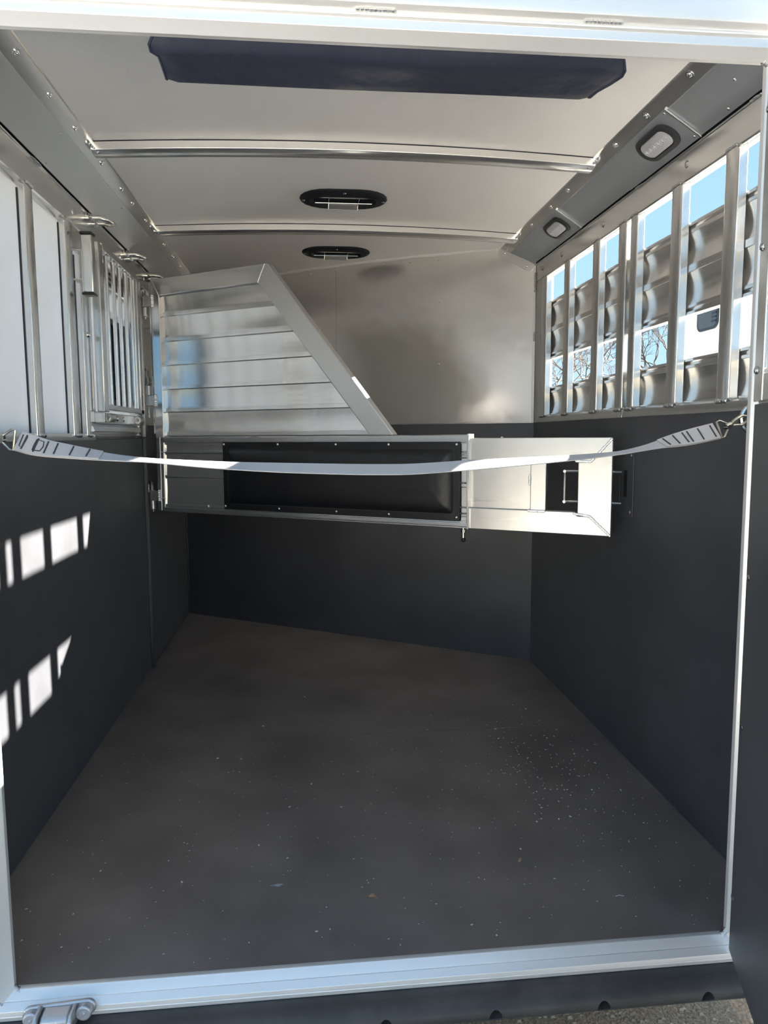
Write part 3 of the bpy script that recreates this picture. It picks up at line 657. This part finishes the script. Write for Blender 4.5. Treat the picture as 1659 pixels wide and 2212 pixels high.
# black pad with sewn border
P0, P1, Z0, Z1 = .432, 1.650, .873, 1.197
pad = build('pad', MB().box(P0,-.027,Z0,P1,-.022,Z1), 'vinyl', DV, bevel=.003)
rings = []
for f, d in ((0,0),(.010,.010),(.028,.017),(.055,.021),(.10,.023)):
    r = []
    L_, H_ = (P1-P0)-.062-2*f, (Z1-Z0)-.062-2*f
    for x, z in rrect(L_, H_, max(.004,.012-f*.05), 3): r.append(((P0+P1)/2+x, -.027-d, (Z0+Z1)/2+z))
    rings.append(r)
build('pad_cushion', MB().loft(rings), 'vinyl', pad, smooth=True)
mb = MB()
for u0, z0, u1, z1 in ((P0+.028,Z0+.028,P1-.028,Z0+.028),(P0+.028,Z1-.028,P1-.028,Z1-.028),(P0+.028,Z0+.028,P0+.028,Z1-.028),(P1-.028,Z0+.028,P1-.028,Z1-.028)):
    n = int(math.hypot(u1-u0,z1-z0)/.008)
    for i in range(n):
        a, b = i/n, (i+.6)/n
        ua, za, ub, zb = u0+(u1-u0)*a, z0+(z1-z0)*a, u0+(u1-u0)*b, z0+(z1-z0)*b
        e = .0007; mb.box(min(ua,ub)-e,-.0285,min(za,zb)-e,max(ua,ub)+e,-.027,max(za,zb)+e)
build('stitching', mb, 'stitch', pad, kind='stuff')
for u in (.440,.754,1.064,1.325,1.634):
    for z in (1.185,.8885): inst(RIVET, 'rivet', pad, (u,-.027,z), align((0,-1,0)), (1.15,1.15,1.3))
# sliding tail section
def seg(name, pts, m_, y0=-.016, y1=.016, bev=.003): return build(name, poly(pts, y0, y1), m_, DV, bevel=bev)
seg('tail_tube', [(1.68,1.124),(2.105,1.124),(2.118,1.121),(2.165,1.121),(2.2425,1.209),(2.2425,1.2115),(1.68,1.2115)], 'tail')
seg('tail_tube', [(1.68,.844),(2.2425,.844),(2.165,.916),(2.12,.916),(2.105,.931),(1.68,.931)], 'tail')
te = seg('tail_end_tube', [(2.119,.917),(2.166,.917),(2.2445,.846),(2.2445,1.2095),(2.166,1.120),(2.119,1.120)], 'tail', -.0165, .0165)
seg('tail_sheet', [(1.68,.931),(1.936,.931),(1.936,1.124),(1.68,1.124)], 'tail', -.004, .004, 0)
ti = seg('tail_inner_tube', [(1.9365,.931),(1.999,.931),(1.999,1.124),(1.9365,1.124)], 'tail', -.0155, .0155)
for (u0,z0,u1,z1,n) in ((2.110,1.124,2.165,1.122,10),(2.165,1.121,2.242,1.208,12),(2.106,.925,2.165,.917,10),(2.165,.917,2.242,.846,14)):
    q = random.Random(int(z0*999)); mb = MB()
    for i in range(n*2):
        t = (i+.5)/(n*2); mb.ball((u0+(u1-u0)*t,-.0165,z0+(z1-z0)*t), .0052*q.uniform(.85,1.15), 1,.6,1,6,4)
    build('weld_bead', mb, 'weld', te, smooth=True)
for (u0,z0,u1,z1,n) in ((1.928,.928,1.995,.928,14),(1.935,1.03,1.935,1.07,7)):
    mb = MB(); q = random.Random(5)
    for i in range(n):
        t = (i+.5)/n; mb.ball((u0+(u1-u0)*t,-.0150,z0+(z1-z0)*t), .0058*q.uniform(.85,1.15), 1,.6,1,6,4)
    build('weld_bead', mb, 'weld', ti, smooth=True)
# slam latch handle through the end tube
lh = build('latch_handle', MB().tube([(2.067,0,1.084),(2.067,0,.968)], .0042, 8), 'chrome', DV, smooth=True)
for z in (1.084,.968):
    build('latch_rod', MB().tube([(2.060,0,z),(2.276,0,z)], .0042, 8), 'chrome', lh, smooth=True)
    build('rod_collar', MB().tube([(2.067,-.008,z),(2.067,.008,z)], .0065, 8), 'chrome', lh, bevel=.001)
build('latch_grip', MB().tube([(2.270,0,1.084),(2.270,0,.968)], .0035, 8), 'plastic', lh, smooth=True)
# spring plunger
pl = build('plunger', MB().tube([(1.655,0,.846),(1.655,0,.80)], .0055, 10), 'chrome', DV, smooth=True)
build('plunger_nut', MB().tube([(1.655,0,.838),(1.655,0,.825)], .011, 6), 'chrome', pl, bevel=.001)
build('plunger_knob', MB().ball((1.655,0,.795), .0095, 1,1,1.1, 12, 8), 'plastic', pl, smooth=True)
inst(RIVET, 'bolt', DV, (1.815,0,1.2115), align((0,0,1)), (1.3,1.3,2))
# hinges on the head end, local x slightly negative = towards the left wall
for zc_, kind in ((1.895,'top'),(1.405,'spring'),(.925,'low')):
    hgp = build('hinge', MB().tube([(-.045,-.012,zc_-.025),(-.045,-.012,zc_+.025)], .016, 12).box(-.045,-.026,zc_-.025,.012,-.0225,zc_+.025), 'mill', DV, bevel=.0015)
    inst(BEAD5, 'weld_bead', hgp, (.013,-.024,zc_), (0,math.pi/2,0), (1.1,1,1))
    build('hinge_knuckle', MB().tube([(-.045,-.012,zc_-.027),(-.045,-.012,zc_-.072)] if kind != 'spring' else [(-.045,-.012,zc_+.027),(-.045,-.012,zc_+.075)], .0135, 12), 'mill', hgp, bevel=.0015)
    top = zc_+.025 if kind != 'spring' else zc_+.12
    pts = [(-.045,-.012,zc_-.085),(-.045,-.012,top+.03)]+[(-.058+.013*math.cos(a*math.pi/6), -.012, top+.03+.013*math.sin(a*math.pi/6)) for a in range(7)]+[(-.071,-.012,top-.01)]
    build('hinge_pin', MB().tube(pts, .005, 8), 'chrome', hgp, smooth=True)
    if kind == 'spring':
        pts = [(-.045+.016*math.cos(a*.7), -.012+.016*math.sin(a*.7), zc_+.077+a*.0008) for a in range(56)]
        build('hinge_spring', MB().tube(pts, .0022, 6), 'chrome', hgp, smooth=True)
build('pin_rod', MB().tube([(-.032,.010,1.24),(-.032,.010,1.99)], .006, 8), 'chrome', DV, smooth=True)

# ------------------------------------------------------------------ hinge post at the left wall
hp = thing('hinge_post', (.03,2.262,0), 'narrow aluminium post the divider hangs on at left wall', 'post')
build('post_body', MB().box(.000,2.262,1.22,.020,2.300,2.0), 'alu_z', hp, bevel=.004)
build('post_lining', MB().box(.0,2.264,0.0,.018,2.298,1.218), 'lining', hp, bevel=.003)

# ------------------------------------------------------------------ webbing strap across the doorway with its snaps
st = thing('butt_strap', (1.0,.15,1.14), 'grey webbing strap slung across the doorway with a metal snap at each end', 'strap')
SP = [(.215,.102,1.2165,62),(.245,.104,1.2065,58),(.273,.106,1.199,45),(.315,.109,1.192,34),(.36,.112,1.185,24),(.42,.116,1.177,14),(.499,.121,1.170,8),(.58,.126,1.163,13),(.674,.131,1.156,18),(.79,.138,1.150,24),(.911,.145,1.1455,27),(1.0,.15,1.143,28),(1.089,.155,1.1425,28),(1.17,.16,1.146,27),(1.25,.164,1.151,26),(1.36,.17,1.157,21),(1.464,.175,1.163,15),(1.55,.18,1.169,10),(1.635,.184,1.177,5),(1.69,.187,1.186,8),(1.734,.189,1.195,16),(1.785,.192,1.206,36),(1.835,.194,1.217,50),(1.895,.197,1.230,55)]
def catmull(P, n=4):
    out = []
    for i in range(len(P)-1):
        p0, p1, p2, p3 = P[max(i-1,0)], P[i], P[i+1], P[min(i+2,len(P)-1)]
        for j in range(n):
            t = j/n
            out.append(tuple(.5*((2*b)+(-a+c)*t+(2*a-5*b+4*c-d)*t*t+(-a+3*b-3*c+d)*t**3) for a, b, c, d in zip(p0,p1,p2,p3)))
    return out+[P[-1]]
SC = catmull(SP)
def ribbon(pts, hw, th, lift=0.0, slack=0.0):
    rings = []
    for i, (x, y, z, a) in enumerate(pts):
        d = Vector(pts[min(i+1,len(pts)-1)][:3])-Vector(pts[max(i-1,0)][:3]); d.normalize()
        a = math.radians(a)
        # width direction tilts from level (0) to upright (90): far edge rises, so its upper face looks to the doorway
        wv = Vector((0, math.cos(a), math.sin(a))); wv = (wv-d*wv.dot(d)).normalized(); nv = d.cross(wv).normalized()
        if nv.y > 0 and a > .2: nv = -nv
        c = Vector((x,y,z))+nv*lift
        rings.append([tuple(c+wv*s*hw+nv*t*th) for s, t in ((-1,-1),(1,-1),(1,1),(-1,1))])
    return MB().loft(rings), rings
mbr, _r = ribbon(SC, .0245, .0012)
wb_ = build('webbing', mbr, 'web', st, bevel=.0006)
# doubled and sewn ends
nL = [p for p in SC if p[0] < .40]; nR = [p for p in SC if p[0] > 1.735]
for pts, nm_ in ((nL,'l'),(nR,'r')):
    m2, rr = ribbon(pts, .0238, .0011, .0030)
    fld = build('sewn_fold', m2, 'web', st, bevel=.0005)
    mb = MB()
    ns = 6
    for k in range(ns):
        i = int((len(rr)-1)*(k+1)/(ns+.6))
        c = [Vector(q) for q in rr[i]]
        a, b = (c[3]+c[0])/2, (c[1]+c[2])/2; nn = ((c[3]-c[0])).normalized()
        f_ = -1 if nn.y > 0 else 1
        o_ = nn*.0016*f_
        o_ = o_ if (o_.y < 0) else -o_
        mb.tube([a.lerp(b,.12)+o_, a.lerp(b,.5)+o_, a.lerp(b,.88)+o_], .0019, 5)
    build('stitch_row', mb, 'stitch', fld, kind='stuff')
# dark box stitching on the left end
_m, rl_ = ribbon([p for p in SC if p[0] < .30], .0238, .0011, .0030)
def on_strap(u, v):
    i = min(int(u*(len(rl_)-1)), len(rl_)-2); f = u*(len(rl_)-1)-i
    c0 = [Vector(q) for q in rl_[i]]; c1 = [Vector(q) for q in rl_[i+1]]
    c = [a_.lerp(b_, f) for a_, b_ in zip(c0, c1)]
    nn = (c[3]-c[0]).normalized(); nn = nn if nn.y < 0 else -nn
    return ((c[0]+c[3])/2).lerp((c[1]+c[2])/2, v)+nn*.0016
mb = MB()
mb.tube([on_strap(.46,.2), on_strap(.68,.22), on_strap(.72,.5), on_strap(.68,.80), on_strap(.46,.82), on_strap(.45,.5), on_strap(.46,.2)], .0014, 5)
mb.tube([on_strap(.10,.85), on_strap(.12,.25), on_strap(.20,.2), on_strap(.22,.8)], .0014, 5)
build('box_stitch', mb, 'stitch', st, kind='stuff')
# snaps
def snap(sx, strap_end, ring_pt):
    a = Vector(strap_end); b = Vector(ring_pt); d = (b-a).normalized()
    sn = build('snap', MB().tube([a+d*.020, a+d*.034], .008, 10), 'brass', st, smooth=True)
    upv = Vector((0,0,1)); wv = (upv-d*upv.dot(d)).normalized()
    # flat buckle loop holding the webbing
    h = .022
    build('snap_loop', MB().tube([a-wv*h, a-wv*h+d*.008, a-wv*.008+d*.024, a+wv*.008+d*.024, a+wv*h+d*.008, a+wv*h], .0030, 8, closed=True), 'brass', sn, smooth=True)
    # hook bow with gate
    L = (b-a).length
    pts = [a+d*.034, a+d*(L-.03)+wv*.006, a+d*(L-.005)+wv*.010, a+d*(L+.008)+wv*.002, a+d*(L+.004)-wv*.009, a+d*(L-.012)-wv*.012]
    build('snap_hook', MB().tube(pts, .0048, 8), 'brass', sn, smooth=True)
    build('snap_gate', MB().tube([a+d*.040-wv*.004, a+d*(L-.012)-wv*.012], .0028, 7), 'brass', sn, smooth=True)
    build('snap_rivet', MB().tube([a+d*.026+Vector((0,-.009,-.004)), a+d*.026+Vector((0,.009,-.004))], .0065, 10), 'chrome', sn, smooth=True)
snap(1, (1.903,.197,1.233), (1.972,.200,1.262))
snap(-1, (.207,.102,1.2185), (.07,.096,1.238))
for nm_, c, s, lab in (('anchor_ring',(W,.205,1.262),-1,'bent steel anchor ring on right wall holding the strap snap'),('anchor_ring',(0,.095,1.16),1,'steel anchor ring on left wall holding the strap snap')):
    r = thing(nm_, c, lab, 'ring', 'strap anchor rings', local=True)
    pts = [(0,0,.045)]+[(s*(.012+.050*math.sin(a*math.pi/12)), 0, .040*math.cos(a*math.pi/12)+(.0)) for a in range(13)]+[(0,0,-.045)]
    if s > 0: pts = [(x*1.35, y, z+.075) for x, y, z in pts]
    build('loop', MB().tube(pts, .0075, 9), 'chrome', r, smooth=True)
    for z in (.045,-.045): build('collar', MB().tube([(0,0,z+(.075 if s > 0 else 0)),(s*.008,0,z+(.075 if s > 0 else 0))], .014, 10), 'chrome', r, bevel=.001)

# ------------------------------------------------------------------ litter on the mats
def flat_leaf(name, pts, z, m_, label, cat):
    o = build(name, MB().loft([[(x,y,z+h) for x, y, h in pts],[(x,y,z+h+.0012) for x, y, h in pts]]), m_); return tag(o, label, cat)
flat_leaf('dry_leaf', [(.988,.238,.001),(.994,.232,.002),(1.000,.236,.004),(1.006,.237,.003),(1.016,.218,.001),(1.010,.219,.001),(1.002,.226,.002),(.994,.226,.002)], 0, 'leaf', 'torn tan dry leaf on the mat near the sill', 'leaf')
flat_leaf('leaf_scrap', [(1.432,.338,.001),(1.437,.352,.003),(1.445,.356,.003),(1.448,.350,.001),(1.440,.339,.002)], 0, 'leaf', 'small brown leaf scrap on the mat toward the right', 'leaf')
flat_leaf('grey_flake', [(.728,.306,.001),(.745,.309,.002),(.760,.309,.002),(.763,.305,.001),(.752,.299,.001),(.740,.302,.001)], 0, 'leaf2', 'thin grey flake lying on the mat left of the dry leaf', 'flake')
o = build('straw_bit', MB().tube([(1.645,.158,.002),(1.656,.160,.003),(1.668,.157,.002)], .0011, 5), 'chip'); tag(o, 'short curved pale straw on the mat by the right corner', 'straw')
mb = MB(); q = random.Random(11)
for i in range(620):
    if i < 330: x, y = q.uniform(.08,1.98), q.uniform(.02,1.25)
    elif i < 560: x, y = q.gauss(1.72,.14), q.gauss(.85,.32)
    else: x, y = q.uniform(.3,1.9), q.uniform(1.25,2.0)
    if not (.05 < x < 1.99 and .01 < y < 2.1): continue
    r = q.uniform(.0006,.0017) if q.random() < .9 else q.uniform(.0017,.0028); a = q.uniform(0,6.28); l = r*q.uniform(1,2.2)
    cx_, sx_ = math.cos(a), math.sin(a)
    P = lambda u, v, h: (x+u*cx_-v*sx_, y+u*sx_+v*cx_, h)
    mb.add([P(-l,-r,0),P(l,-r*.7,0),P(l*.9,r,0),P(-l,r*.8,0),P(0,0,r*1.2)], [(0,1,4),(1,2,4),(2,3,4),(3,0,4)])
sh = build('shavings', mb, 'chip'); tag(sh, 'tiny pale specks and shavings scattered over the black mats', 'specks', kind='stuff')

# ------------------------------------------------------------------ neighbouring white trailer outside the right-hand windows
nt_ = thing('parked_trailer', (6.8,2.6,-.5), 'white trailer parked outside beyond the right-hand slatted windows', 'trailer')
build('body', MB().extr(rrect(2.5,2.75,.12,5) and [(5.5+1.25+px, 1.15+pz+.60) for px, pz in rrect(2.5,2.5,.14,5)], 'y', -2.4, 7.25), 'paint', nt_, smooth=True)
for y in (6.64,3.6):
    wfr = build('window_frame', MB().loft([[(5.5-d, y+a, 2.62+b) for a, b in rrect(.46,.40,.09,5)] for d in (-.01,.012)]), 'plastic', nt_, bevel=.003)
    build('pane', MB().loft([[(5.5-d, y+a, 2.62+b) for a, b in rrect(.40,.34,.07,5)] for d in (.0,.014)]), 'glass', wfr)
    for i in range(6): build('vent_slot', MB().box(5.480,y-.19,2.50+i*.045,5.487,y-.10,2.52+i*.045), 'plastic', wfr)
build('door_seam', MB().box(5.494,6.10,.8,5.502,6.115,2.9), 'mill', nt_)
build('skirt', MB().box(5.51,-2.35,.40,8.0,7.2,.54), 'mill', nt_)
for y in (1.6,2.45):
    wh = build('wheel', MB().tube([(5.55,y,-.14),(5.80,y,-.14)], .36, 24), 'tyre', nt_, bevel=.02)
    build('wheel_hub', MB().tube([(5.53,y,-.14),(5.56,y,-.14)], .20, 18), 'chrome', wh, bevel=.01)
build('fender', MB().box(5.42,1.1,.26,5.9,2.95,.32), 'alu_y', nt_, bevel=.02)
build('frame_rail', MB().box(5.7,-2.3,.05,7.8,7.1,.40), 'tyre', nt_, bevel=.01)

# ------------------------------------------------------------------ bare trees
def bare_tree(loc, h, seed, label, lean=(0,0)):
    q = random.Random(seed); t = thing('bare_tree', loc, label, 'tree', 'bare trees beyond the right wall', local=True)
    big = MB(); small = MB()
    def grow(p, d, L, r, depth):
        n = 4 if depth > 2 else 3; pts = [p]; dd = d.copy()
        for i in range(n):
            dd = (dd+Vector((q.uniform(-1,1),q.uniform(-1,1),q.uniform(-.5,.9)))*(.20 if depth > 4 else .34)).normalized()
            pts.append(pts[-1]+dd*L/n)
        (big if depth > 3 else small).tube(pts, r, 6 if depth > 3 else 4, r*.62)
        if depth == 0: return
        k = 3 if q.random() < .55 else 2
        for c in range(k):
            az = q.uniform(0,6.28); sp = q.uniform(.35,.85) if depth < 6 else q.uniform(.4,.65)
            a = Vector((0,0,1)) if abs(dd.z) < .9 else Vector((1,0,0)); u = dd.cross(a).normalized(); w = dd.cross(u)
            nd = (dd*math.cos(sp)+(u*math.cos(az)+w*math.sin(az))*math.sin(sp)+Vector((0,0,.10))).normalized()
            st_ = pts[-1] if c < 2 else pts[-2]
            grow(st_, nd, L*q.uniform(.60,.84), r*.66, depth-1)
    p0 = Vector((0,0,0)); p1 = Vector((lean[0]*h*.4, lean[1]*h*.4, h*.50))
    big.tube([p0, p0.lerp(p1,.5)+Vector((.05,.03,0)), p1], h*.018, 8, h*.011)
    for c in range(5):
        az = c*1.257+q.uniform(-.3,.3); sp = q.uniform(.45,1.0)
        grow(p1-Vector((0,0,h*.03*c)), Vector((math.cos(az)*math.sin(sp), math.sin(az)*math.sin(sp), math.cos(sp))), h*.165, h*.0062, 6)
    build('trunk', big, 'bark', t, smooth=True); build('twigs', small, 'bark', t, kind='stuff')
    return t
bare_tree((8.36,18.0,-.5), 5.9, 4, 'bare branching tree seen through far right window gaps')
bare_tree((13.45,23.4,-.5), 7.0, 21, 'bare leafless tree seen beside the white parked trailer')
bare_tree((5.67,12.6,-.5), 4.3, 9, 'bare tree at far edge of the right-hand windows')
